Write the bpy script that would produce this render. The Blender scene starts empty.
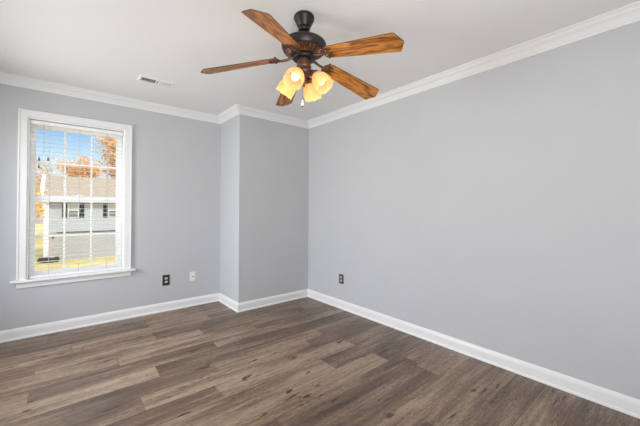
import bpy, bmesh, math, random
from mathutils import Vector, Matrix, Euler
random.seed(7)
PI = math.pi
sc = bpy.context.scene
COL = sc.collection

# ------------------------------------------------------------------ camera
F_PX, YAW, PITCH, ROLL, CAM_Z, CY = 306.16, 0.6923, 0.0080, 0.0043, 1.2226, 206.68
fw = Vector((math.sin(YAW) * math.cos(PITCH), math.cos(YAW) * math.cos(PITCH), math.sin(PITCH)))
rt = Vector((math.cos(YAW), -math.sin(YAW), 0))
up = rt.cross(fw)
rt2 = rt * math.cos(ROLL) + up * math.sin(ROLL)
up2 = up * math.cos(ROLL) - rt * math.sin(ROLL)
cam = bpy.data.objects.new('camera', bpy.data.cameras.new('camera'))
COL.objects.link(cam)
M3 = Matrix((rt2, up2, -fw)).transposed()
cam.matrix_world = Matrix.Translation((0, 0, CAM_Z)) @ M3.to_4x4()
cam.data.sensor_width = 36
cam.data.lens = F_PX * 36 / 640
cam.data.shift_y = -(213 - CY) / 640
cam.data.clip_start = 0.02
cam.data.clip_end = 400
sc.camera = cam

# ------------------------------------------------------------------ view + sky + sun + fill lights
sc.view_settings.view_transform = 'Standard'
sc.view_settings.look = 'None'
sc.view_settings.exposure = 0.03
sc.view_settings.gamma = 1.0
sc.view_settings.use_curve_mapping = False

world = bpy.data.worlds.new('sky')
sc.world = world
world.use_nodes = True
wn, wl = world.node_tree.nodes, world.node_tree.links
wn.clear()
wo = wn.new('ShaderNodeOutputWorld')
bg = wn.new('ShaderNodeBackground')
tc = wn.new('ShaderNodeTexCoord')
sep = wn.new('ShaderNodeSeparateXYZ')
cr = wn.new('ShaderNodeValToRGB')
e = cr.color_ramp.elements
e[0].position, e[0].color = 0.0, (0.62, 0.60, 0.55, 1)
e[1].position, e[1].color = 0.75, (1.45, 1.55, 1.70, 1)
for p, c in ((0.49, (0.60, 0.58, 0.52, 1)), (0.505, (0.88, 0.93, 1.0, 1)), (0.56, (0.60, 0.80, 1.0, 1)), (0.605, (0.19, 0.45, 0.90, 1)), (0.63, (0.19, 0.45, 0.90, 1))):
    k = e.new(p); k.color = c
mp = wn.new('ShaderNodeMath'); mp.operation = 'MULTIPLY_ADD'; mp.inputs[1].default_value = 0.5; mp.inputs[2].default_value = 0.5
wl.new(tc.outputs['Generated'], sep.inputs[0]); wl.new(sep.outputs['Z'], mp.inputs[0]); wl.new(mp.outputs[0], cr.inputs[0])
wl.new(cr.outputs[0], bg.inputs['Color']); wl.new(bg.outputs[0], wo.inputs[0])
bg.inputs['Strength'].default_value = 1.15

def light(name, kind, loc, energy, color=(1, 1, 1), target=None, **kw):
    d = bpy.data.lights.new(name, kind)
    d.energy = energy; d.color = color
    for k, v in kw.items(): setattr(d, k, v)
    o = bpy.data.objects.new(name, d); COL.objects.link(o)
    o.location = loc
    if target is not None:
        o.rotation_euler = (Vector(target) - Vector(loc)).to_track_quat('-Z', 'Y').to_euler()
    return o
light('sun', 'SUN', (10, -20, 30), 2.5, (1.0, 0.96, 0.90), (4, 4, 0), angle=0.01)
# fill lights added at made-up openings in the left and rear walls
light('side_fill', 'AREA', (-1.7, 2.9, 1.55), 95, (0.95, 0.97, 1.0), (2.6, 1.9, 1.1), shape='RECTANGLE', size=1.4, size_y=1.3)
light('rear_fill', 'AREA', (-0.05, -1.0, 1.10), 68, (1.0, 0.99, 0.985), (0.9, 0.3, 2.7), shape='RECTANGLE', size=1.4, size_y=1.9)

# ------------------------------------------------------------------ material helpers
def mat(name, color, rough=0.6, metal=0.0, spec=0.5, noise=0.0, nscale=8.0, stretch=(1, 1, 1), bump=0.0, bscale=60.0, coord='Object', emit=None):
    m = bpy.data.materials.new(name); m.use_nodes = True
    n, l = m.node_tree.nodes, m.node_tree.links
    b = n['Principled BSDF']
    b.inputs['Base Color'].default_value = (*color, 1)
    b.inputs['Roughness'].default_value = rough
    b.inputs['Metallic'].default_value = metal
    b.inputs['Specular IOR Level'].default_value = spec
    if noise or bump:
        t = n.new('ShaderNodeTexCoord'); mpn = n.new('ShaderNodeMapping')
        mpn.inputs['Scale'].default_value = stretch
        l.new(t.outputs[coord], mpn.inputs[0])
    if noise:
        nz = n.new('ShaderNodeTexNoise'); nz.inputs['Scale'].default_value = nscale; nz.inputs['Detail'].default_value = 5
        l.new(mpn.outputs[0], nz.inputs['Vector'])
        r = n.new('ShaderNodeValToRGB')
        lo = [max(0, c * (1 - noise)) for c in color]; hi = [min(1, c * (1 + noise)) for c in color]
        r.color_ramp.elements[0].position, r.color_ramp.elements[0].color = 0.3, (*lo, 1)
        r.color_ramp.elements[1].position, r.color_ramp.elements[1].color = 0.7, (*hi, 1)
        l.new(nz.outputs['Fac'], r.inputs[0]); l.new(r.outputs[0], b.inputs['Base Color'])
    if bump:
        nb = n.new('ShaderNodeTexNoise'); nb.inputs['Scale'].default_value = bscale; nb.inputs['Detail'].default_value = 3
        l.new(mpn.outputs[0], nb.inputs['Vector'])
        bp = n.new('ShaderNodeBump'); bp.inputs['Strength'].default_value = bump; bp.inputs['Distance'].default_value = 0.002
        l.new(nb.outputs['Fac'], bp.inputs['Height']); l.new(bp.outputs[0], b.inputs['Normal'])
    if emit:
        b.inputs['Emission Color'].default_value = (*emit[0], 1); b.inputs['Emission Strength'].default_value = emit[1]
    return m

M = {}
M['wall'] = mat('wall_paint', (0.545, 0.553, 0.570), 0.75, spec=0.25, noise=0.012, nscale=2, bump=0.12, bscale=220)
M['ceiling'] = mat('ceiling_paint', (0.85, 0.85, 0.848), 0.85, spec=0.15, bump=0.12, bscale=180)
M['trim'] = mat('trim_paint', (0.83, 0.83, 0.825), 0.35, spec=0.45, noise=0.01, nscale=3)
M['vinyl'] = mat('white_vinyl', (0.96, 0.96, 0.96), 0.4, noise=0.01, nscale=4)
M['blind'] = mat('blind_white', (0.88, 0.88, 0.87), 0.5, noise=0.01, nscale=6)
def slat_mat():
    m = mat('blind_slat', (0.92, 0.92, 0.91), 0.5, noise=0.01, nscale=6)
    n, l = m.node_tree.nodes, m.node_tree.links
    t = n.new('ShaderNodeBsdfTranslucent'); t.inputs[0].default_value = (0.95, 0.95, 0.93, 1)
    x = n.new('ShaderNodeMixShader'); x.inputs[0].default_value = 0.7
    o = n['Material Output']; l.new(n['Principled BSDF'].outputs[0], x.inputs[1]); l.new(t.outputs[0], x.inputs[2]); l.new(x.outputs[0], o.inputs[0])
    return m
M['slat'] = slat_mat()
M['cord'] = mat('cord_grey', (0.55, 0.55, 0.55), 0.8, noise=0.1, nscale=60)
M['bronze'] = mat('aged_bronze', (0.030, 0.022, 0.018), 0.38, metal=0.35, noise=0.35, nscale=18)
M['copper'] = mat('rubbed_copper', (0.15, 0.075, 0.050), 0.38, metal=0.6, noise=0.3, nscale=26)
M['black'] = mat('black_metal', (0.012, 0.011, 0.011), 0.4, metal=0.2, noise=0.2, nscale=20)
M['plate'] = mat('bronze_plate', (0.050, 0.036, 0.028), 0.4, metal=0.3, noise=0.25, nscale=40)
M['plate_grey'] = mat('pewter_plate', (0.085, 0.078, 0.068), 0.4, metal=0.3, noise=0.25, nscale=40)
M['cream'] = mat('cream_plastic', (0.62, 0.54, 0.45), 0.45, noise=0.03, nscale=20)
M['whiteplastic'] = mat('white_plastic', (0.84, 0.84, 0.83), 0.4, noise=0.01, nscale=20)
M['vent_white'] = mat('vent_enamel', (0.83, 0.83, 0.82), 0.45, noise=0.01, nscale=10)
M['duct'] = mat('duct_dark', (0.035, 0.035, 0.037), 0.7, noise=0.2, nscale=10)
M['ivory'] = mat('ivory_knob', (0.85, 0.80, 0.66), 0.4, noise=0.04, nscale=30)

def glass_mat():
    m = bpy.data.materials.new('window_glass'); m.use_nodes = True
    n, l = m.node_tree.nodes, m.node_tree.links; n.clear()
    o = n.new('ShaderNodeOutputMaterial'); mx = n.new('ShaderNodeMixShader')
    tr = n.new('ShaderNodeBsdfTransparent'); gl = n.new('ShaderNodeBsdfGlossy')
    tr.inputs[0].default_value = (0.97, 0.98, 0.975, 1); gl.inputs['Roughness'].default_value = 0.02
    lw = n.new('ShaderNodeFresnel'); lw.inputs[0].default_value = 1.08
    l.new(lw.outputs[0], mx.inputs[0]); l.new(tr.outputs[0], mx.inputs[1]); l.new(gl.outputs[0], mx.inputs[2]); l.new(mx.outputs[0], o.inputs[0])
    return m
M['glass'] = glass_mat()

def shade_mat():
    m = bpy.data.materials.new('frosted_amber_glass'); m.use_nodes = True
    n, l = m.node_tree.nodes, m.node_tree.links; n.clear()
    o = n.new('ShaderNodeOutputMaterial')
    tl = n.new('ShaderNodeBsdfTranslucent'); df = n.new('ShaderNodeBsdfDiffuse'); tr = n.new('ShaderNodeBsdfTransparent')
    t = n.new('ShaderNodeTexCoord'); nz = n.new('ShaderNodeTexNoise'); nz.inputs['Scale'].default_value = 22
    l.new(t.outputs['Object'], nz.inputs['Vector'])
    r = n.new('ShaderNodeValToRGB')
    r.color_ramp.elements[0].position, r.color_ramp.elements[0].color = 0.3, (0.84, 0.62, 0.38, 1)
    r.color_ramp.elements[1].position, r.color_ramp.elements[1].color = 0.7, (0.90, 0.72, 0.48, 1)
    l.new(nz.outputs['Fac'], r.inputs[0]); l.new(r.outputs[0], tl.inputs[0]); l.new(r.outputs[0], df.inputs[0])
    tr.inputs[0].default_value = (1, 0.90, 0.72, 1)
    a = n.new('ShaderNodeMixShader'); a.inputs[0].default_value = 0.35
    b = n.new('ShaderNodeMixShader'); b.inputs[0].default_value = 0.25
    l.new(tl.outputs[0], a.inputs[1]); l.new(df.outputs[0], a.inputs[2]); l.new(a.outputs[0], b.inputs[1]); l.new(tr.outputs[0], b.inputs[2])
    l.new(b.outputs[0], o.inputs[0])
    return m
M['shade'] = shade_mat()
M['bulb'] = mat('lit_bulb', (1, 0.9, 0.7), 0.4, noise=0.01, emit=((1.0, 0.86, 0.62), 2.2))

def oak_mat():
    m = bpy.data.materials.new('golden_oak'); m.use_nodes = True
    n, l = m.node_tree.nodes, m.node_tree.links; b = n['Principled BSDF']
    t = n.new('ShaderNodeTexCoord'); oi = n.new('ShaderNodeObjectInfo')
    mpn = n.new('ShaderNodeMapping'); l.new(t.outputs['Object'], mpn.inputs[0])
    cb = n.new('ShaderNodeCombineXYZ'); mm = n.new('ShaderNodeMath'); mm.operation = 'MULTIPLY'; mm.inputs[1].default_value = 13.7
    l.new(oi.outputs['Random'], mm.inputs[0]); l.new(mm.outputs[0], cb.inputs['X']); l.new(cb.outputs[0], mpn.inputs['Location'])
    # broad cathedral grain: long parabolas across the blade
    sp = n.new('ShaderNodeSeparateXYZ'); l.new(mpn.outputs[0], sp.inputs[0])
    nz = n.new('ShaderNodeTexNoise'); nz.inputs['Scale'].default_value = 5.0; nz.inputs['Detail'].default_value = 2
    ms = n.new('ShaderNodeMapping'); ms.inputs['Scale'].default_value = (1, 5, 1); l.new(mpn.outputs[0], ms.inputs[0]); l.new(ms.outputs[0], nz.inputs['Vector'])
    def math2(op, a, bb):
        k = n.new('ShaderNodeMath'); k.operation = op
        for i, v in enumerate((a, bb)):
            if isinstance(v, (int, float)): k.inputs[i].default_value = v
            else: l.new(v, k.inputs[i])
        return k.outputs[0]
    y2 = math2('POWER', math2('ABSOLUTE', sp.outputs['Y'], 0), 1.5)
    ph = math2('ADD', math2('ADD', math2('MULTIPLY', sp.outputs['X'], 3.2), math2('MULTIPLY', y2, 75.0)), math2('MULTIPLY', nz.outputs['Fac'], 3.4))
    wv = math2('SINE', math2('MULTIPLY', ph, 5.5), 0)
    fine = n.new('ShaderNodeTexNoise'); fine.inputs['Scale'].default_value = 9; fine.inputs['Detail'].default_value = 4
    mf = n.new('ShaderNodeMapping'); mf.inputs['Scale'].default_value = (1.2, 30, 4); l.new(mpn.outputs[0], mf.inputs[0]); l.new(mf.outputs[0], fine.inputs['Vector'])
    f = math2('ADD', math2('MULTIPLY', wv, 0.25), math2('MULTIPLY', fine.outputs['Fac'], 0.95))
    r = n.new('ShaderNodeValToRGB')
    el = r.color_ramp.elements
    el[0].position, el[0].color = 0.10, (0.095, 0.030, 0.006, 1)
    el[1].position, el[1].color = 0.75, (0.62, 0.255, 0.042, 1)
    k = el.new(0.36); k.color = (0.40, 0.140, 0.018, 1)
    l.new(f, r.inputs[0]); l.new(r.outputs[0], b.inputs['Base Color'])
    b.inputs['Roughness'].default_value = 0.4
    return m
M['oak'] = oak_mat()
M['oak_edge'] = mat('dark_oak_edge', (0.10, 0.045, 0.02), 0.45, noise=0.25, nscale=20)

def floor_mat():
    m = bpy.data.materials.new('vinyl_plank'); m.use_nodes = True
    n, l = m.node_tree.nodes, m.node_tree.links; b = n['Principled BSDF']
    t = n.new('ShaderNodeTexCoord')
    at = n.new('ShaderNodeAttribute'); at.attribute_name = 'seed'
    an = n.new('ShaderNodeAttribute'); an.attribute_name = 'tone'
    def mth(op, *a):
        k = n.new('ShaderNodeMath'); k.operation = op
        for i, v in enumerate(a):
            if isinstance(v, (int, float)): k.inputs[i].default_value = v
            else: l.new(v, k.inputs[i])
        return k.outputs[0]
    cb = n.new('ShaderNodeCombineXYZ')
    l.new(mth('MULTIPLY', at.outputs['Fac'], 37.0), cb.inputs[0]); l.new(mth('MULTIPLY', at.outputs['Fac'], 11.3), cb.inputs[2])
    ad = n.new('ShaderNodeVectorMath'); ad.operation = 'ADD'
    l.new(t.outputs['Object'], ad.inputs[0]); l.new(cb.outputs[0], ad.inputs[1])
    def noise(sx, sy, scale, det=4, dist=0.0):
        mp_ = n.new('ShaderNodeMapping'); mp_.inputs['Scale'].default_value = (sx, sy, 1); l.new(ad.outputs[0], mp_.inputs[0])
        z = n.new('ShaderNodeTexNoise'); z.inputs['Scale'].default_value = scale; z.inputs['Detail'].default_value = det; z.inputs['Distortion'].default_value = dist
        l.new(mp_.outputs[0], z.inputs['Vector']); return z.outputs['Fac']
    broad = noise(1.0, 6.5, 1.5, 3, 0.35)
    streak = noise(1.0, 17.0, 2.6, 5, 0.25)
    fine = noise(9.0, 75.0, 3.0, 5)
    f = mth('ADD', mth('MULTIPLY', mth('SUBTRACT', broad, 0.5), 1.25), mth('MULTIPLY', mth('SUBTRACT', streak, 0.5), 0.95))
    f = mth('ADD', f, mth('MULTIPLY', mth('SUBTRACT', fine, 0.5), 1.2))
    f = mth('ADD', f, an.outputs['Fac'])
    r = n.new('ShaderNodeValToRGB'); el = r.color_ramp.elements
    el[0].position, el[0].color = 0.0, (0.045, 0.026, 0.017, 1)
    el[1].position, el[1].color = 1.0, (0.385, 0.280, 0.193, 1)
    k = el.new(0.5); k.color = (0.165, 0.105, 0.067, 1)
    l.new(f, r.inputs[0])
    kn = noise(2.4, 8.0, 2.7, 4, 0.3)
    kr = n.new('ShaderNodeMapRange'); kr.inputs['From Min'].default_value = 0.655; kr.inputs['From Max'].default_value = 0.685
    l.new(kn, kr.inputs['Value'])
    mx = n.new('ShaderNodeMix'); mx.data_type = 'RGBA'
    l.new(mth('MULTIPLY', kr.outputs[0], 0.85), mx.inputs['Factor']); l.new(r.outputs[0], mx.inputs['A']); mx.inputs['B'].default_value = (0.022, 0.012, 0.008, 1)
    l.new(mx.outputs['Result'], b.inputs['Base Color'])
    b.inputs['Roughness'].default_value = 0.36
    b.inputs['Specular IOR Level'].default_value = 0.6
    bp = n.new('ShaderNodeBump'); bp.inputs['Strength'].default_value = 0.15; bp.inputs['Distance'].default_value = 0.002
    l.new(fine, bp.inputs['Height']); l.new(bp.outputs[0], b.inputs['Normal'])
    return m
M['floor'] = floor_mat()
M['floor_gap'] = mat('plank_joint', (0.06, 0.045, 0.036), 0.8, noise=0.1)

# ------------------------------------------------------------------ mesh helpers
def box(bm, x0, x1, y0, y1, z0, z1, mi=0):
    v = [bm.verts.new(p) for p in ((x0, y0, z0), (x1, y0, z0), (x1, y1, z0), (x0, y1, z0), (x0, y0, z1), (x1, y0, z1), (x1, y1, z1), (x0, y1, z1))]
    for q in ((3, 2, 1, 0), (4, 5, 6, 7), (0, 1, 5, 4), (1, 2, 6, 5), (2, 3, 7, 6), (3, 0, 4, 7)):
        f = bm.faces.new([v[i] for i in q]); f.material_index = mi
    return v
def lathe(bm, prof, n=32, mtx=None, mod=None, close=False):
    """prof: (r, z) list; mod(k, i, r, z) -> (r, z) lets a rim be fluted or scalloped"""
    rings = []
    for i, (r, z) in enumerate(prof):
        ring = []
        if r < 1e-6:
            ring = [bm.verts.new((0, 0, z))] * n
        else:
            for k in range(n):
                rr, zz = mod(k, i, r, z) if mod else (r, z)
                a = 2 * PI * k / n
                ring.append(bm.verts.new((rr * math.cos(a), rr * math.sin(a), zz)))
        rings.append(ring)
    for i in range(len(rings) - 1):
        for k in range(n):
            q = [rings[i][k], rings[i][(k + 1) % n], rings[i + 1][(k + 1) % n], rings[i + 1][k]]
            u = []
            for w in q:
                if w not in u: u.append(w)
            if len(u) > 2: bm.faces.new(u)
    if mtx is not None:
        vs = {w for ring in rings for w in ring}
        bmesh.ops.transform(bm, matrix=mtx, verts=list(vs))
def tube(bm, pts, r, n=8):
    pts = [Vector(p) for p in pts]
    rings = []
    for i, p in enumerate(pts):
        d = (pts[min(i + 1, len(pts) - 1)] - pts[max(i - 1, 0)]).normalized()
        a = d.cross(Vector((0, 0, 1)) if abs(d.z) < 0.9 else Vector((1, 0, 0))).normalized(); c = d.cross(a)
        rr = r[i] if isinstance(r, (list, tuple)) else r
        rings.append([bm.verts.new(p + (a * math.cos(2 * PI * k / n) + c * math.sin(2 * PI * k / n)) * rr) for k in range(n)])
    for i in range(len(rings) - 1):
        for k in range(n):
            bm.faces.new((rings[i][k], rings[i][(k + 1) % n], rings[i + 1][(k + 1) % n], rings[i + 1][k]))
    bm.faces.new(rings[0][::-1]); bm.faces.new(rings[-1])
def ball(bm, c, r, u=12, v=8, sq=(1, 1, 1)):
    bmesh.ops.create_uvsphere(bm, u_segments=u, v_segments=v, radius=1, matrix=Matrix.Translation(c) @ Matrix.Diagonal((r * sq[0], r * sq[1], r * sq[2], 1)))
def prism(bm, pts, z0, z1, mi_side=0, mi_cap=0):
    a = [bm.verts.new((x, y, z0)) for x, y in pts]; b = [bm.verts.new((x, y, z1)) for x, y in pts]
    f = bm.faces.new(a[::-1]); f.material_index = mi_cap
    f = bm.faces.new(b); f.material_index = mi_cap
    for i in range(len(pts)):
        j = (i + 1) % len(pts)
        f = bm.faces.new((a[i], a[j], b[j], b[i])); f.material_index = mi_side
def obj(name, bm, m, parent=None, smooth=False, bevel=0.0, kind=None, loc=None):
    bmesh.ops.recalc_face_normals(bm, faces=bm.faces)
    me = bpy.data.meshes.new(name); bm.to_mesh(me); bm.free()
    for q in (m if isinstance(m, (list, tuple)) else [m]): me.materials.append(q)
    if smooth:
        for p in me.polygons: p.use_smooth = True
    o = bpy.data.objects.new(name, me); COL.objects.link(o)
    if parent: o.parent = parent
    if loc: o.location = loc
    if bevel:
        b = o.modifiers.new('edge', 'BEVEL'); b.width = bevel; b.segments = 2; b.limit_method = 'ANGLE'; b.angle_limit = 0.6
    if smooth:
        try:
            s = o.modifiers.new('ws', 'WEIGHTED_NORMAL')
        except Exception: pass
    if kind: o['kind'] = kind
    return o
def thing(name, label, cat, loc=(0, 0, 0), rotz=0.0, group=None):
    o = bpy.data.objects.new(name, None); COL.objects.link(o)
    o.empty_display_size = 0.1
    o.location = loc; o.rotation_euler = (0, 0, rotz)
    o['label'] = label; o['category'] = cat
    if group: o['group'] = group
    return o
def NB(): return bmesh.new()

# ------------------------------------------------------------------ room shell
XR, YW, YJ, XJ, H = 2.6243, 4.0, 3.4211, 1.5857, 2.44
XL, YB = -0.95, -0.90          # left and rear walls, outside the frame
T = 0.14
WX0, WX1, WZ0, WZ1 = -0.285, 0.497, 0.530, 2.086   # window opening

# floor: rows of planks parallel to the window wall; joints where the room has them
PITCH_ROW, Y_ROW0 = 0.182, 1.005
known = {  # row index -> [(joint x, tone left of it, tone right of it)]
    -1: [(1.612, -0.10, 0.10)], 0: [(1.811, 0.10, 0.02)], 1: [(2.125, -0.06, 0.12)], 2: [(0.95, -0.04, -0.10)],
    3: [(0.60, 0.02, 0.16), (2.02, 0.16, -0.10)], 4: [(1.604, 0.14, -0.12)], 5: [(0.797, -0.08, 0.14)], 6: [(0.379, -0.10, 0.08), (1.72, 0.08, -0.12)],
    7: [(0.897, -0.07, 0.08), (1.95, 0.08, -0.08)], 8: [(0.54, 0.16, -0.12)], 9: [(1.042, -0.10, 0.06)], 10: [(0.33, 0.06, 0.12), (1.52, 0.10, -0.08)],
    11: [(1.049, 0.10, -0.05)], 12: [(0.662, 0.04, -0.14)], 13: [(0.05, 0.04, 0.10), (1.25, 0.06, -0.06)], 14: [(0.667, -0.12, 0.02)], 15: [(1.1, -0.06, -0.05)],
}
bm = NB()
box(bm, XL - T, XR + T, YB - T, YW + T, -0.12, -0.0012, 1)
seedL = bm.faces.layers.float.new('seed'); toneL = bm.faces.layers.float.new('tone')
g = 0.0006
for row in range(-11, 17):
    y0 = Y_ROW0 + row * PITCH_ROW; y1 = y0 + PITCH_ROW
    y0, y1 = max(y0, YB), min(y1, YW)
    if y1 - y0 < 0.002: continue
    ks = known.get(row)
    if ks:
        joints = [k[0] for k in ks]; tones = [ks[0][1]] + [k[2] for k in ks]
        while joints[0] > XL: joints.insert(0, joints[0] - 1.22); tones.insert(0, random.uniform(-0.12, 0.12))
        while joints[-1] < XR: joints.append(joints[-1] + 1.22); tones.append(random.uniform(-0.14, 0.08))
    else:
        s = XL - random.random() * 1.22; joints = []
        while s < XR + 1.3: joints.append(s); s += 1.22
        tones = [random.uniform(-0.14, 0.14) for _ in range(len(joints) + 1)]
    for i in range(len(joints) - 1):
        a, b = max(joints[i], XL), min(joints[i + 1], XR)
        if b - a < 0.01: continue
        v = [bm.verts.new(p) for p in ((a + g, y0 + g, 0), (b - g, y0 + g, 0), (b - g, y1 - g, 0), (a + g, y1 - g, 0))]
        f = bm.faces.new(v); f[seedL] = random.random() * 10; f[toneL] = 0.5 + 0.045 + tones[i + 1] * 1.3
obj('floor', bm, [M['floor'], M['floor_gap']], kind='structure')

bm = NB(); box(bm, XL - T, XR + T, YB - T, YW + T, H, H + 0.15); obj('ceiling', bm, M['ceiling'], kind='structure')
bm = NB()
for x0, x1, z0, z1 in ((XL - T, WX0, 0, H), (WX1, XJ, 0, H), (WX0, WX1, 0, WZ0), (WX0, WX1, WZ1, H)): box(bm, x0, x1, YW, YW + T, z0, z1)
obj('wall_far', bm, M['wall'], kind='structure')
bm = NB(); box(bm, XJ, XR + T, YJ, YW + T, 0, H); obj('wall_jog', bm, M['wall'], kind='structure')
bm = NB(); box(bm, XR, XR + T, YB - T, YJ, 0, H); obj('wall_right', bm, M['wall'], kind='structure')
bm = NB()
for y0, y1, z0, z1 in ((YB, 2.2, 0, H), (3.5, YW, 0, H), (2.2, 3.5, 0, 0.70), (2.2, 3.5, 1.90, H)): box(bm, XL - T, XL, y0, y1, z0, z1)  # opening made up to let the side fill light in
obj('wall_left', bm, M['wall'], kind='structure')
bm = NB()
for x0, x1, z0, z1 in ((XL - T, -0.8, 0, H), (0.7, XR, 0, H), (-0.8, 0.7, 2.05, H)): box(bm, x0, x1, YB - T, YB, z0, z1)  # opening made up for the rear fill light
obj('wall_rear', bm, M['wall'], kind='structure')

def molding(name, A, B, nA, nB, prof, m):
    """profile (out, z) swept from A to B; nA/nB are mitre vectors (inward) at the two ends"""
    bm = NB()
    a = [bm.verts.new((A[0] + nA[0] * o, A[1] + nA[1] * o, z)) for o, z in prof]
    b = [bm.verts.new((B[0] + nB[0] * o, B[1] + nB[1] * o, z)) for o, z in prof]
    for i in range(len(prof)):
        j = (i + 1) % len(prof)
        bm.faces.new((a[i], a[j], b[j], b[i]))
    bm.faces.new(a); bm.faces.new(b[::-1])
    return obj(name, bm, m, kind='structure')
poly = [(XL, YW), (XJ, YW), (XJ, YJ), (XR, YJ), (XR, YB), (XL, YB)]
mit = [(1, -1), (-1, -1), (-1, -1), (-1, -1), (-1, 1), (1, 1)]
base = [(0, 0), (0.024, 0), (0.024, 0.007), (0.0215, 0.014), (0.0145, 0.018), (0.0145, 0.073), (0.0125, 0.0785), (0.0125, 0.084), (0.0085, 0.094), (0.004, 0.101), (0, 0.102)]
d, p = 0.086, 0.0743
crown = [(0, H - d), (0.007, H - d), (0.010, H - d + 0.006), (0.010, H - d + 0.014), (0.016, H - d + 0.019), (0.022, H - d + 0.030), (0.033, H - d + 0.043), (0.047, H - d + 0.053),
         (0.052, H - d + 0.055), (0.056, H - d + 0.063), (0.063, H - d + 0.071), (0.068, H - d + 0.074), (p, H - d + 0.076), (p, H), (0, H)]
sides = ['far', 'jog_side', 'jog_face', 'right', 'rear', 'left']
for i, s in enumerate(sides):
    A, B = poly[i], poly[(i + 1) % 6]
    if s == 'rear':
        molding('baseboard_rear', (XR, YB), (0.7, YB), mit[4], (0, 1), base, M['trim'])
        molding('baseboard_rear', (-0.8, YB), (XL, YB), (0, 1), mit[5], base, M['trim'])
    else:
        molding('baseboard_' + s, A, B, mit[i], mit[(i + 1) % 6], base, M['trim'])
    molding('trim_%d' % (i + 1), A, B, mit[i], mit[(i + 1) % 6], crown, M['trim'])

# ------------------------------------------------------------------ window
win = bpy.data.objects.new('window_1', None); COL.objects.link(win); win.location = ((WX0 + WX1) / 2, YW, WZ0)
win['kind'] = 'structure'
OX, OZ = (WX0 + WX1) / 2, WZ0
def wpart(name, boxes, m=M['vinyl'], parent=win, bevel=0.002):
    bm = NB()
    for x0, x1, y0, y1, z0, z1 in boxes: box(bm, x0 - OX, x1 - OX, y0 - YW, y1 - YW, z0 - OZ, z1 - OZ)
    return obj(name, bm, m, parent, bevel=bevel)
CW = 0.066
wpart('casing', [(WX0 - CW, WX0, YW - 0.018, YW, WZ0, WZ1 + CW), (WX1, WX1 + CW, YW - 0.018, YW, WZ0, WZ1 + CW), (WX0, WX1, YW - 0.018, YW, WZ1, WZ1 + CW)], M['trim'], bevel=0.004)
wpart('casing_bead', [(WX0 - CW, WX0 - CW + 0.014, YW - 0.024, YW - 0.018, WZ0 + 0.02, WZ1 + CW), (WX1 + CW - 0.014, WX1 + CW, YW - 0.024, YW - 0.018, WZ0 + 0.02, WZ1 + CW), (WX0 - CW + 0.014, WX1 + CW - 0.014, YW - 0.024, YW - 0.018, WZ1 + CW - 0.014, WZ1 + CW)], M['trim'], bevel=0.003)
wpart('stool', [(WX0 - 0.105, WX1 + 0.105, YW - 0.052, YW, WZ0 - 0.004, WZ0 + 0.018), (WX0, WX1, YW, YW + 0.075, WZ0 - 0.004, WZ0 + 0.018)], M['trim'], bevel=0.005)
wpart('apron', [(WX0 - CW, WX1 + CW, YW - 0.016, YW, WZ0 - 0.058, WZ0 - 0.004)], M['trim'], bevel=0.003)
J = 0.012
wpart('jamb', [(WX0, WX0 + J, YW, YW + 0.16, WZ0 + 0.018, WZ1), (WX1 - J, WX1, YW, YW + 0.16, WZ0 + 0.018, WZ1), (WX0 + J, WX1 - J, YW, YW + 0.16, WZ1 - J, WZ1), (WX0 + J, WX1 - J, YW + 0.075, YW + 0.19, WZ0 - 0.01, WZ0 + 0.018)])
SX0, SX1 = WX0 + J + 0.002, WX1 - J - 0.002
GX0, GX1 = -0.233, 0.428
def sash(name, y0, y1, z0, z1, g0, g1, grow=0.0):
    s = wpart(name, [(SX0, GX0, y0, y1, z0, z1), (GX1, SX1, y0, y1, z0, z1), (GX0, GX1, y0, y1, z0, g0), (GX0, GX1, y0, y1, g1, z1)])
    yc = (y0 + y1) / 2
    w = (GX1 - GX0) / 3
    bars = [(GX0 + w * k - 0.0085, GX0 + w * k + 0.0085, yc - 0.009, yc + 0.009, g0, g1) for k in (1, 2)]
    zc = (g0 + g1) / 2
    for k in range(3):
        bars.append((GX0 + w * k + (0.0085 if k else 0), GX0 + w * (k + 1) - (0.0085 if k < 2 else 0), yc - 0.009, yc + 0.009, zc - 0.0085, zc + 0.0085))
    wpart('muntins', bars, M['vinyl'], s, 0.0)
    wpart('glass_pane', [(GX0, GX1, yc - 0.002, yc + 0.002, g0, g1)], M['glass'], s, 0.0)
    return s
# meeting rail 1.277..1.337 at the wall plane
sash('upper_sash', YW + 0.115, YW + 0.140, 1.285, WZ1 - J - 0.002, 1.340, 2.012)
ls = sash('lower_sash', YW + 0.080, YW + 0.112, WZ0 + 0.019, 1.345, 0.602, 1.283)
bm = NB(); box(bm, -0.035, 0.035, 0.068, 0.095, 1.3455 - OZ, 1.358 - OZ); box(bm, -0.012, 0.012, 0.062, 0.08, 1.358 - OZ, 1.366 - OZ)
obj('sash_lock', bm, M['vinyl'], ls, bevel=0.002)

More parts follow.
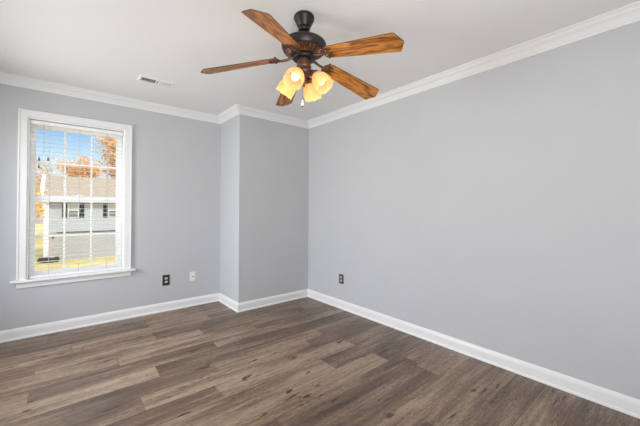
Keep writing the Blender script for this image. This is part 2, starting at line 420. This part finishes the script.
# ------------------------------------------------------------------ venetian blind
bl = thing('venetian_blind', 'white horizontal slat blind lowered with open slats in front of the window panes', 'blind', ((WX0 + WX1) / 2, YW + 0.037, WZ0 + 0.018))
BZ = WZ0 + 0.018
bw = (WX1 - WX0) / 2 - J - 0.004
bm = NB(); box(bm, -bw, bw, -0.028, 0.028, 2.030 - BZ, 2.066 - BZ); obj('headrail', bm, M['blind'], bl, bevel=0.003)
bm = NB()
zs = []
z = 0.612
while z < 2.02: zs.append(z); z += 0.0432
for z in zs:
    pts = [(-0.0190, -0.0008), (-0.0080, 0.0006), (0, 0.0010), (0.0080, 0.0006), (0.0190, -0.0008)]
    top = [(y, q + 0.0010) for y, q in pts]; bot = [(y, q - 0.0010) for y, q in reversed(pts)]
    pr = [bm.verts.new((-bw + 0.003, y, z - BZ + q)) for y, q in top + bot]; pr2 = [bm.verts.new((bw - 0.003, y, z - BZ + q)) for y, q in top + bot]
    for i in range(len(pr)):
        j = (i + 1) % len(pr); bm.faces.new((pr[i], pr[j], pr2[j], pr2[i]))
    bm.faces.new(pr[::-1]); bm.faces.new(pr2)
obj('slats', bm, M['slat'], bl)
bm = NB(); box(bm, -bw + 0.002, bw - 0.002, -0.025, 0.025, 0.0015, 0.018); obj('bottom_rail', bm, M['blind'], bl, bevel=0.003)
for x in (-0.129, 0.104, 0.343):
    bm = NB()
    for y in (-0.0207, 0.0207): tube(bm, [(x - OX, y, 0.018), (x - OX, y, 2.03 - BZ)], 0.0013, 6)
    for z in zs: tube(bm, [(x - OX, -0.0205, z - BZ - 0.0035), (x - OX, 0.0205, z - BZ - 0.0035)], 0.0006, 4)
    obj('ladder_cord', bm, M['cord'], bl)
for xs, zt in (((-0.173, -0.173, -0.178, -0.205), 1.695), ((-0.171, -0.171, -0.172, -0.206), 1.625), ((-0.169, -0.169, -0.166, -0.140), 1.700)):
    bm = NB()
    zz = [2.035, 1.86, 1.76, zt + 0.02]
    tube(bm, [(x - OX, -0.033, q - BZ) for x, q in zip(xs, zz)], 0.0012, 6)
    c = obj('pull_cord', bm, M['cord'], bl)
    bm = NB(); lathe(bm, [(0.0, zt + 0.022 - BZ), (0.003, zt + 0.02 - BZ), (0.0045, zt + 0.008 - BZ), (0.0085, zt - 0.010 - BZ), (0.008, zt - 0.016 - BZ), (0, zt - 0.017 - BZ)], 12, Matrix.Translation((xs[-1] - OX, -0.033, 0)))
    obj('tassel', bm, M['plate_grey'], c, smooth=True)

# ------------------------------------------------------------------ ceiling fan
FX, FY = 1.1455, 1.5458
fan = thing('ceiling_fan', 'bronze ceiling fan with five golden oak blades and four lit glass shades', 'ceiling fan', (FX, FY, H))
def Z(z): return z - H + 0.0095   # heights of the fan's parts below the ceiling
bm = NB(); lathe(bm, [(0, 0), (0.058, 0), (0.0625, -0.006), (0.065, -0.014), (0.0645, -0.022), (0.041, -0.072), (0.037, -0.076), (0, -0.076)], 40)
can = obj('canopy', bm, M['black'], fan, smooth=True)
bm = NB(); lathe(bm, [(0, -0.070), (0.035, -0.070), (0.0355, -0.078), (0.035, -0.090), (0.030, -0.097), (0, -0.099)], 40)
for k in range(8): ball(bm, (0.033 * math.cos(k * PI / 4), 0.033 * math.sin(k * PI / 4), -0.088), 0.006)
obj('collar', bm, M['black'], fan, smooth=True)
bm = NB(); lathe(bm, [(0, -0.095), (0.0085, -0.095), (0.0085, -0.150), (0.017, -0.152), (0.019, -0.170), (0, -0.170)], 20); obj('downrod', bm, M['black'], fan, smooth=True)
# motor housing dome, rim open below
bm = NB(); lathe(bm, [(0.0, Z(2.279)), (0.050, Z(2.278)), (0.100, Z(2.272)), (0.125, Z(2.262)), (0.137, Z(2.252)), (0.1415, Z(2.242)), (0.1405, Z(2.228)), (0.135, Z(2.212)), (0.127, Z(2.201)), (0.122, Z(2.201)), (0.120, Z(2.206)), (0.06, Z(2.21)), (0, Z(2.21))], 64)
mh = obj('motor_housing', bm, M['bronze'], fan, smooth=True)
# fluted copper underside band
bm = NB()
def flute(k, i, r, z):
    if i in (1, 2, 3): return (r - 0.006 * (1 if (k // 2) % 2 else 0), z + 0.006 * (1 if (k // 2) % 2 else 0))
    return (r, z)
lathe(bm, [(0.1255, Z(2.202)), (0.119, Z(2.197)), (0.104, Z(2.187)), (0.090, Z(2.180)), (0.082, Z(2.176)), (0.060, Z(2.176)), (0, Z(2.177))], 120, mod=flute)
obj('vented_band', bm, M['copper'], fan, smooth=False)
bm = NB(); lathe(bm, [(0, Z(2.177)), (0.066, Z(2.177)), (0.072, Z(2.172)), (0.072, Z(2.156)), (0.066, Z(2.150)), (0.040, Z(2.149)), (0, Z(2.149))], 40)
obj('flywheel', bm, M['black'], fan, smooth=True, bevel=0.0)
bm = NB(); lathe(bm, [(0, Z(2.150)), (0.040, Z(2.150)), (0.043, Z(2.146)), (0.043, Z(2.112)), (0.047, Z(2.109)), (0.047, Z(2.102)), (0.040, Z(2.098)), (0.036, Z(2.090)), (0, Z(2.090))], 40)
obj('switch_housing', bm, M['copper'], fan, smooth=True)
bm = NB(); lathe(bm, [(0, Z(2.092)), (0.036, Z(2.092)), (0.050, Z(2.084)), (0.053, Z(2.074)), (0.050, Z(2.062)), (0.034, Z(2.052)), (0.022, Z(2.042)), (0.016, Z(2.026)), (0.020, Z(2.018)), (0.019, Z(2.008)), (0.009, Z(2.000)), (0.011, Z(1.992)), (0.006, Z(1.982)), (0, Z(1.980))], 40)
fit = obj('light_fitter', bm, M['copper'], fan, smooth=True)

# blades
R0, R1, Z0_, Z1_ = 0.165, 0.646, 2.1507, 2.0662
droop = math.atan2(Z0_ - Z1_, R1 - R0)
L = (R1 - R0) / math.cos(droop)
def blade_outline():
    out = []
    w0, w1 = 0.050, 0.070
    half = [(0.0, 0.030), (0.008, 0.040), (0.022, 0.047), (0.040, 0.0505), (L * 0.5, 0.0605), (L - 0.036, w1), (L - 0.032, w1 - 0.004), (L - 0.004, 0.014), (L, 0.005)]
    return [(x, -y) for x, y in half] + [(x, y) for x, y in reversed(half)]
phi0 = 3.7166
PITCHB = math.radians(-14)
for k in range(5):
    phi = phi0 + k * 2 * PI / 5
    Rz = Matrix.Rotation(phi, 4, 'Z')
    loc = Rz @ Vector((R0, 0, Z(Z0_)))
    bm = NB(); prism(bm, blade_outline(), -0.003, 0.003, 1, 0)
    bo = obj('blade', bm, [M['oak'], M['oak_edge']], fan, bevel=0.0012)
    mtx = Matrix.Translation(loc) @ Rz @ Matrix.Rotation(droop, 4, 'Y') @ Matrix.Rotation(PITCHB, 4, 'X')
    bo.matrix_local = mtx
    # iron: scrolled bracket under the blade root, with an arm up to the flywheel
    bm = NB()
    zb = -0.0062
    arm = [(-0.112, 0, 0.012), (-0.085, 0, -0.002), (-0.055, 0, -0.010), (-0.025, 0, -0.010), (0.004, 0, zb - 0.002)]
    tube(bm, arm, [0.010, 0.009, 0.008, 0.008, 0.007], 10)
    for s in (-1, 1):
        sc_ = [(0.0, 0, zb), (-0.010, s * 0.014, zb), (-0.004, s * 0.030, zb), (0.012, s * 0.036, zb), (0.028, s * 0.032, zb), (0.034, s * 0.022, zb), (0.026, s * 0.014, zb), (0.016, s * 0.018, zb)]
        tube(bm, sc_, 0.0046, 8)
        tube(bm, [(0.028, s * 0.032, zb), (0.044, s * 0.030, zb), (0.052, s * 0.022, zb)], [0.0046, 0.004, 0.003], 8)
    tube(bm, [(0.0, 0, zb), (0.020, 0, zb), (0.046, 0, zb), (0.060, 0, zb)], [0.006, 0.0055, 0.0045, 0.003], 8)
    iron = obj('blade_iron', bm, M['copper'], bo, smooth=True)
    for sx, sy in ((0.014, 0.036), (0.014, -0.036), (0.046, 0.0)):
        bm = NB()
        lathe(bm, [(0, 0.0125), (0.004, 0.012), (0.0055, 0.009), (0.0055, 0.003), (0.0045, 0.003), (0.0045, -0.010), (0.0055, -0.011), (0.004, -0.0135), (0, -0.014)], 12, Matrix.Translation((sx, sy, 0)))
        obj('screw', bm, M['black'], bo, smooth=True)

# light kit: four shades
az0 = math.radians(-63.2)
tilt = math.radians(52)
for k in range(4):
    az = az0 + k * PI / 2
    ax = Vector((math.cos(az) * math.cos(tilt), math.sin(az) * math.cos(tilt), -math.sin(tilt)))
    neck = Vector((0.076 * math.cos(az), 0.076 * math.sin(az), Z(2.050)))
    q = Vector((0, 0, 1)).rotation_difference(ax).to_matrix().to_4x4()
    mt = Matrix.Translation(neck) @ q
    bm = NB()
    p0 = Vector((0.040 * math.cos(az), 0.040 * math.sin(az), Z(2.074))); p1 = Vector((0.060 * math.cos(az), 0.060 * math.sin(az), Z(2.072)))
    tube(bm, [p0, p1, neck], [0.009, 0.009, 0.012], 12)
    lathe(bm, [(0, -0.014), (0.018, -0.014), (0.027, -0.006), (0.028, 0.010), (0.0, 0.010)], 24, mt)
    arm_ = obj('lamp_arm', bm, M['copper'], fan, smooth=True)
    bm = NB()
    prof = [(0.024, 0.002), (0.029, 0.010), (0.041, 0.026), (0.052, 0.046), (0.0575, 0.066), (0.058, 0.086), (0.0565, 0.102), (0.059, 0.116)]
    inner = [(r - 0.0025, z) for r, z in reversed(prof)]
    full = prof + inner
    def scal(kk, i, r, z):
        if i in (7, 8): return (r, z + 0.0028 * math.cos(2 * PI * kk / 48 * 8))
        return (r, z)
    lathe(bm, full, 48, mt, mod=scal)
    sh = obj('lamp_shade', bm, M['shade'], arm_, smooth=True)
    bm = NB()
    lathe(bm, [(0, 0.012), (0.011, 0.014), (0.013, 0.028), (0.020, 0.042), (0.0245, 0.056), (0.0245, 0.066), (0.019, 0.078), (0.009, 0.085), (0, 0.087)], 20, mt)
    obj('bulb', bm, M['bulb'], arm_, smooth=True)
    lp = light('lamp_light', 'POINT', Vector((FX, FY, H)) + neck + ax * 0.14, 0.5, (1.0, 0.80, 0.52), shadow_soft_size=0.03)
# pull chain
off = Vector((-0.031, -0.028, 0))
bm = NB()
z = 2.100
while z > 1.885:
    ball(bm, (off.x, off.y, Z(z)), 0.0017, 6, 4); z -= 0.0042
pc = obj('pull_chain', bm, M['copper'], fan)
bm = NB(); lathe(bm, [(0, Z(1.886)), (0.0035, Z(1.884)), (0.0055, Z(1.875)), (0.0085, Z(1.860)), (0.0075, Z(1.850)), (0, Z(1.848))], 14, Matrix.Translation(off)); obj('chain_knob', bm, M['ivory'], pc, smooth=True)
bm = NB(); lathe(bm, [(0, Z(1.849)), (0.005, Z(1.848)), (0.004, Z(1.841)), (0, Z(1.839))], 12, Matrix.Translation(off)); obj('chain_tip', bm, M['black'], pc, smooth=True)

# ------------------------------------------------------------------ wall plates
def plate_mesh(w, h, m, parent):
    bm = NB()
    a = [(-w / 2, -h / 2), (w / 2, -h / 2), (w / 2, h / 2), (-w / 2, h / 2)]
    b = [(x * 0.90, z * 0.94) for x, z in a]
    va = [bm.verts.new((x, 0.0, z)) for x, z in a]; vm = [bm.verts.new((x, -0.003, z)) for x, z in a]; vb = [bm.verts.new((x, -0.0065, z)) for x, z in b]
    bm.faces.new(va); bm.faces.new(vb)
    for p_, q_ in ((va, vm), (vm, vb)):
        for i in range(4): bm.faces.new((p_[i], p_[(i + 1) % 4], q_[(i + 1) % 4], q_[i]))
    return obj('cover_plate', bm, m, parent)
def outlet(label, loc, rotz, w, h, m):
    t = thing('wall_outlet', label, 'outlet', loc, rotz, 'dark outlet plates on the walls')
    plate_mesh(w, h, m, t)
    for s in (-1, 1):
        zc = s * 0.0205
        bm = NB()
        pts = [(0.0165 * math.cos(2 * PI * i / 20), max(-0.0125, min(0.0125, 0.0165 * math.sin(2 * PI * i / 20)))) for i in range(20)]
        fa = [bm.verts.new((x, -0.0066, z + zc)) for x, z in pts]; fb = [bm.verts.new((x * 0.96, -0.0085, z * 0.96 + zc)) for x, z in pts]
        bm.faces.new(fb); bm.faces.new(fa)
        for i in range(20): bm.faces.new((fa[i], fa[(i + 1) % 20], fb[(i + 1) % 20], fb[i]))
        r = obj('receptacle', bm, M['cream'], t)
        bm = NB()
        box(bm, -0.0075, -0.0055, -0.0089, -0.0084, zc - 0.002, zc + 0.006); box(bm, 0.0055, 0.0075, -0.0089, -0.0084, zc - 0.001, zc + 0.005)
        bmesh.ops.create_cone(bm, cap_ends=True, segments=10, radius1=0.0022, radius2=0.0022, depth=0.0005, matrix=Matrix.Translation((0, -0.00865, zc - 0.006)) @ Matrix.Rotation(PI / 2, 4, 'X'))
        obj('slots', bm, M['duct'], r)
    bm = NB(); bmesh.ops.create_cone(bm, cap_ends=True, segments=12, radius1=0.003, radius2=0.0022, depth=0.0015, matrix=Matrix.Translation((0, -0.0072, 0)) @ Matrix.Rotation(PI / 2, 4, 'X'))
    obj('screw', bm, M['black'], t)
    return t
outlet('dark bronze duplex outlet plate low on the window wall, with two cream sockets', (0.928, YW, 0.366), 0, 0.078, 0.126, M['plate'])
outlet('dark duplex outlet plate low on the long blank wall, near the far corner', (XR, 2.745, 0.362), PI / 2 * -1, 0.078, 0.114, M['plate_grey'])
t = thing('cable_jack_plate', 'small white cable jack plate on the window wall beside the bronze outlet', 'wall plate', (1.236, YW, 0.369))
plate_mesh(0.066, 0.114, M['whiteplastic'], t)
bm = NB(); lathe(bm, [(0, 0), (0.0065, 0), (0.0065, 0.003), (0.0048, 0.003), (0.0048, 0.010), (0.003, 0.0105), (0, 0.0105)], 14, Matrix.Translation((0, -0.0066, 0)) @ Matrix.Rotation(PI / 2, 4, 'X')); obj('coax_jack', bm, M['plate_grey'], t, smooth=True)
for s in (-1, 1):
    bm = NB(); bmesh.ops.create_cone(bm, cap_ends=True, segments=10, radius1=0.003, radius2=0.0022, depth=0.0015, matrix=Matrix.Translation((0, -0.0072, s * 0.040)) @ Matrix.Rotation(PI / 2, 4, 'X')); obj('screw', bm, M['whiteplastic'], t)

# ------------------------------------------------------------------ ceiling register
VX0, VX1, VY0, VY1 = 0.505, 0.805, 3.185, 3.325
cx, cy = (VX0 + VX1) / 2, (VY0 + VY1) / 2
v = thing('ceiling_vent', 'white rectangular air register with two banks of louvers in the ceiling', 'air vent', (cx, cy, H))
hw, hh = (VX1 - VX0) / 2, (VY1 - VY0) / 2
iw, ih = hw - 0.024, hh - 0.026
bm = NB()
o4 = [(-hw, -hh), (hw, -hh), (hw, hh), (-hw, hh)]; i4 = [(-iw, -ih), (iw, -ih), (iw, ih), (-iw, ih)]; m4 = [(-hw + 0.006, -hh + 0.006), (hw - 0.006, -hh + 0.006), (hw - 0.006, hh - 0.006), (-hw + 0.006, hh - 0.006)]
rings = [[bm.verts.new((x, y, z)) for x, y in q] for q, z in ((o4, 0), (m4, -0.007), (i4, -0.009), (i4, -0.001))]
for a, b in zip(rings, rings[1:]):
    for i in range(4): bm.faces.new((a[i], a[(i + 1) % 4], b[(i + 1) % 4], b[i]))
box(bm, -0.005, 0.005, -ih, ih, -0.0095, -0.001)
obj('frame', bm, M['vent_white'], v)
bm = NB(); box(bm, -iw, iw, -ih, ih, -0.0012, -0.0002); obj('duct_opening', bm, M['duct'], v)
for s in (-1, 1):
    bm = NB()
    n = 9
    for i in range(n):
        xc = s * (0.012 + (iw - 0.018) * (i + 0.5) / n)
        a = math.radians(42) * s
        c_, s_ = math.cos(a), math.sin(a)
        hl, th = 0.0052, 0.0005
        vs = []
        for y in (-ih, ih):
            for u, w in ((-th, -hl), (th, -hl), (th, hl), (-th, hl)):
                vs.append(bm.verts.new((xc + u * c_ - w * s_, y, -0.0062 + u * s_ + w * c_)))
        for q in ((0, 1, 2, 3), (7, 6, 5, 4), (0, 4, 5, 1), (1, 5, 6, 2), (2, 6, 7, 3), (3, 7, 4, 0)): bm.faces.new([vs[i2] for i2 in q])
    obj('louver_bank', bm, M['vent_white'], v)
for s in (-1, 1):
    bm = NB(); ball(bm, (s * (hw - 0.011), 0, -0.008), 0.0035, 10, 6, (1, 1, 0.5)); obj('screw', bm, M['vent_white'], v, smooth=True)

# ------------------------------------------------------------------ outside
M['siding'] = mat('house_siding', (0.51, 0.53, 0.585), 0.6, noise=0.03, nscale=4)
M['shingle'] = mat('roof_shingle', (0.36, 0.285, 0.21), 0.9, noise=0.10, nscale=6, stretch=(0.3, 1, 3))
M['white_ext'] = mat('exterior_white', (0.86, 0.86, 0.86), 0.5, noise=0.02, nscale=4)
M['shutter'] = mat('navy_shutter', (0.030, 0.034, 0.060), 0.5, noise=0.15, nscale=10)
M['garage'] = mat('garage_door', (0.45, 0.44, 0.43), 0.5, noise=0.03, nscale=3)
M['brick'] = mat('pale_stucco', (0.50, 0.44, 0.41), 0.8, noise=0.1, nscale=6)
M['pane_dark'] = mat('house_glass', (0.20, 0.21, 0.21), 0.3, noise=0.2, nscale=3)
M['curtain'] = mat('house_curtain', (0.60, 0.60, 0.56), 0.7, noise=0.05, nscale=5)
M['lawn'] = mat('autumn_lawn', (0.54, 0.44, 0.17), 0.9, noise=0.2, nscale=0.8, bump=0.5, bscale=30)
M['bark'] = mat('tree_bark', (0.17, 0.12, 0.09), 0.9, noise=0.3, nscale=8)
M['leaf_orange'] = mat('leaf_orange', (0.90, 0.54, 0.27), 0.8, noise=0.2, nscale=1.4)
M['leaf_gold'] = mat('leaf_gold', (0.88, 0.55, 0.16), 0.8, noise=0.25, nscale=1.2)
M['leaf_tan'] = mat('leaf_tan', (0.75, 0.56, 0.38), 0.8, noise=0.2, nscale=1.4)

GZ = -3.45
bm = NB(); box(bm, -60, 70, 4.4, 120, GZ - 0.5, GZ); obj('ground', bm, M['lawn'], kind='structure')

HX0, HX1, HY = -1.49, 9.5, 36.0
hs = thing('house', 'pale two storey house with dark shutters across the lawn, seen through the window', 'house', (HX0, HY, GZ))
def hb(name, boxes, m, parent=hs, ox=HX0, oy=HY, oz=GZ, bevel=0.0):
    bm = NB()
    for x0, x1, y0, y1, z0, z1 in boxes: box(bm, x0 - ox, x1 - ox, y0 - oy, y1 - oy, z0 - oz, z1 - oz)
    return obj(name, bm, m, parent, bevel=bevel)
EV = 1.95
body = [(HX0 + 0.02, HX1, HY, HY + 8, GZ, EV - 0.08)]
# lap siding boards above the garage level, plain skin below
hb('wall', body + [(HX0 + 0.36, HX1, HY - 0.02 , HY, -0.93 + 0.2 * k, -0.93 + 0.2 * k + 0.19) for k in range(14)], M['siding'])
hb('corner_column', [(-1.49, -1.13, HY - 0.35, HY - 0.001, GZ + 0.16, EV - 0.1)], M['white_ext'])
hb('brick_pier', [(-1.129, -0.62, HY - 0.022, HY - 0.001, GZ, -0.95)], M['brick'])
gd = hb('garage_door', [(-0.60, 4.6, HY - 0.012, HY - 0.001, GZ, -1.02)] + [(-0.60, 4.6, HY - 0.022, HY - 0.012, GZ + 0.02 + 0.6 * k, GZ + 0.58 + 0.6 * k) for k in range(4)], M['garage'])
hb('shadow_strip', [(-0.66, HX1, HY - 0.10, HY - 0.021, -0.985, -0.94)], M['duct'])  # dark strip put in for the shadow line atop the garage door
lm = NB(); lathe(lm, [(0, 0.14), (0.05, 0.12), (0.08, 0.06), (0.06, -0.08), (0.03, -0.14), (0, -0.15)], 10, Matrix.Translation((-0.87 - HX0, -0.14, -1.35 - GZ))); box(lm, -0.90 - HX0, -0.84 - HX0, -0.10, -0.023, -1.30 - GZ, -1.24 - GZ)
obj('wall_lantern', lm, M['shutter'], hs)
# gabled roof, ridge along x
bm = NB()
rx0, rx1, ye, yr, zr, th = -1.64, HX1 + 0.4, HY - 0.45, HY + 3.9, 4.42, 0.12
sec = [(ye, EV - 0.05), (yr, zr), (2 * yr - ye, EV - 0.05), (2 * yr - ye, EV - 0.05 - th), (yr, zr - th), (ye, EV - 0.05 - th)]
a = [bm.verts.new((rx0 - HX0, y - HY, z - GZ)) for y, z in sec]; b = [bm.verts.new((rx1 - HX0, y - HY, z - GZ)) for y, z in sec]
for i in range(6): bm.faces.new((a[i], a[(i + 1) % 6], b[(i + 1) % 6], b[i]))
bm.faces.new((a[0], a[1], a[4], a[5])); bm.faces.new((a[1], a[2], a[3], a[4])); bm.faces.new((b[5], b[4], b[1], b[0])); bm.faces.new((b[4], b[3], b[2], b[1]))
rf = obj('roof', bm, M['shingle'], hs)
bm = NB()
sec = [(ye - 0.01, EV - 0.02), (yr, zr + 0.06), (2 * yr - ye, EV - 0.02), (2 * yr - ye, EV - 0.30), (yr, zr - 0.24), (ye - 0.01, EV - 0.24)]
for x0, x1 in ((rx0 - 0.16, rx0 + 0.10),):
    a = [bm.verts.new((x0 - HX0, y - HY, z - GZ)) for y, z in sec]; b = [bm.verts.new((x1 - HX0, y - HY, z - GZ)) for y, z in sec]
    for i in range(6): bm.faces.new((a[i], a[(i + 1) % 6], b[(i + 1) % 6], b[i]))
    bm.faces.new((a[0], a[1], a[4], a[5])); bm.faces.new((a[1], a[2], a[3], a[4])); bm.faces.new((b[5], b[4], b[1], b[0])); bm.faces.new((b[4], b[3], b[2], b[1]))
obj('rake_board', bm, M['white_ext'], rf)
hb('gutter', [(rx0 + 0.11, rx1, ye - 0.12, ye - 0.005, EV - 0.14, EV - 0.02)], M['white_ext'])
# gable wall under the roof
bm = NB()
for x in (HX0 + 0.02, HX0 + 0.14):
    pass
a = [bm.verts.new((0.02, y - HY, z - GZ)) for y, z in ((HY, EV - 0.09), (HY + 8, EV - 0.09), (yr, zr - 0.26))]; b = [bm.verts.new((0.14, q.co.y, q.co.z)) for q in a]
bm.faces.new(a); bm.faces.new(b[::-1])
for i in range(3): bm.faces.new((a[i], a[(i + 1) % 3], b[(i + 1) % 3], b[i]))
obj('gable', bm, M['white_ext'], hs)
for wx0, wx1 in ((0.13, 0.89), (3.16, 3.92), (6.2, 6.96)):
    z0, z1 = 0.36, 1.66
    f = hb('window_frame', [(wx0, wx0 + 0.05, HY - 0.06, HY - 0.021, z0, z1), (wx1 - 0.05, wx1, HY - 0.06, HY - 0.021, z0, z1), (wx0 + 0.05, wx1 - 0.05, HY - 0.06, HY - 0.021, z1 - 0.05, z1), (wx0 + 0.05, wx1 - 0.05, HY - 0.06, HY - 0.021, z0, z0 + 0.05), (wx0 + 0.05, wx1 - 0.05, HY - 0.06, HY - 0.021, 0.985, 1.035)] +
           [(wx0 + 0.05, wx1 - 0.05, HY - 0.05, HY - 0.03, 0.67, 0.695)], M['white_ext'])
    hb('curtain', [(wx0 + 0.05, wx1 - 0.05, HY - 0.028, HY - 0.0205, 1.035, z1 - 0.05)], M['curtain'], f)
    hb('glass', [(wx0 + 0.05, wx1 - 0.05, HY - 0.028, HY - 0.0205, z0 + 0.05, 0.985)], M['pane_dark'], f)
    for s0 in (wx0 - 0.42, wx1 + 0.04):
        hb('shutter', [(s0, s0 + 0.38, HY - 0.05, HY - 0.021, z0 - 0.04, z1 + 0.02)] + [(s0 + 0.04, s0 + 0.34, HY - 0.065, HY - 0.05, z0 + 0.06 + 0.09 * q, z0 + 0.10 + 0.09 * q) for q in range(13) if q != 6], M['shutter'])
bs = thing('shrub', 'low dark shrub at the foot of the white corner of the house outside', 'shrub', (-1.15, HY - 0.95, GZ))
bm = NB()
for _ in range(26):
    ball(bm, (random.uniform(-0.62, 0.62), random.uniform(-0.25, 0.25), random.uniform(0.10, 0.32)), random.uniform(0.12, 0.2), 8, 6)
obj('foliage', bm, mat('shrub_dark', (0.05, 0.045, 0.04), 0.9, noise=0.3, nscale=5), bs)
bm = NB(); tube(bm, [(0, 0, 0), (0.02, 0, 0.2)], 0.04); obj('stem', bm, M['bark'], bs)

def tree(x, y, h, r, label, leaf, nleaf, dens=1.0, squash=1.0, base=0.35, lw=0.22, group='autumn trees outside'):
    rnd = random.Random(int(x * 100) + int(y * 10))
    t = thing('autumn_tree', label, 'tree', (x, y, GZ), group=group)
    bm = NB()
    tips = []
    tube(bm, [(0, 0, 0), (rnd.uniform(-0.1, 0.1), 0, h * 0.3), (rnd.uniform(-0.2, 0.2), rnd.uniform(-0.2, 0.2), h * 0.62), (rnd.uniform(-0.3, 0.3), 0, h * 0.9)], [0.22, 0.17, 0.10, 0.03], 8)
    obj('trunk', bm, M['bark'], t)
    bm = NB()
    for i in range(26):
        z0 = h * rnd.uniform(base, 0.85); a = rnd.uniform(0, 2 * PI)
        env = math.sqrt(max(0.05, 1 - ((z0 / h - 0.55) / 0.55) ** 2))
        ln = r * env * rnd.uniform(0.7, 1.0)
        p0 = Vector((0, 0, z0)); p1 = p0 + Vector((math.cos(a) * ln * 0.5, math.sin(a) * ln * 0.5, ln * 0.22)); p2 = p0 + Vector((math.cos(a) * ln, math.sin(a) * ln, ln * 0.55))
        tube(bm, [p0, p1, p2], [0.05, 0.035, 0.012], 5); tips += [p1, p2, (p1 + p2) / 2]
        for _ in range(3):
            b_ = a + rnd.uniform(-0.9, 0.9); q = p1.lerp(p2, rnd.random()); w = q + Vector((math.cos(b_), math.sin(b_), 0.7)) * ln * 0.35
            tube(bm, [q, w], [0.02, 0.007], 4); tips.append(w)
    obj('branches', bm, M['bark'], t)
    bm = NB()
    for i in range(nleaf):
        c = rnd.choice(tips) + Vector((rnd.gauss(0, r * 0.17), rnd.gauss(0, r * 0.17), rnd.gauss(0, r * 0.17)))
        e_ = Euler((rnd.uniform(0, PI), rnd.uniform(0, PI), rnd.uniform(0, PI))).to_matrix()
        s = lw * rnd.uniform(0.6, 1.2)
        bm.faces.new([bm.verts.new(c + e_ @ Vector(q)) for q in ((-s / 2, 0, 0), (0, -s / 3, s * 0.05), (s / 2, 0, 0), (0, s / 3, s * 0.05))])
    o = obj('foliage', bm, leaf, t)
    return t
tree(-4.3, 31.0, 7.0, 2.3, 'golden autumn tree standing beside the white end of the house', M['leaf_gold'], 15000, base=0.02, lw=0.24)
tree(8.8, 52, 13.8, 4.4, 'tall orange tree rising highest behind the house roof', M['leaf_orange'], 20000, base=0.2, lw=0.42)
tree(0.7, 67, 13.4, 3.3, 'orange tree with thin bare top behind the middle of the house roof', M['leaf_orange'], 14000, base=0.15, lw=0.36)
tree(-4.2, 58, 11.0, 3.0, 'tan half bare tree behind the white gable end of the house', M['leaf_tan'], 6000, base=0.2, lw=0.28)
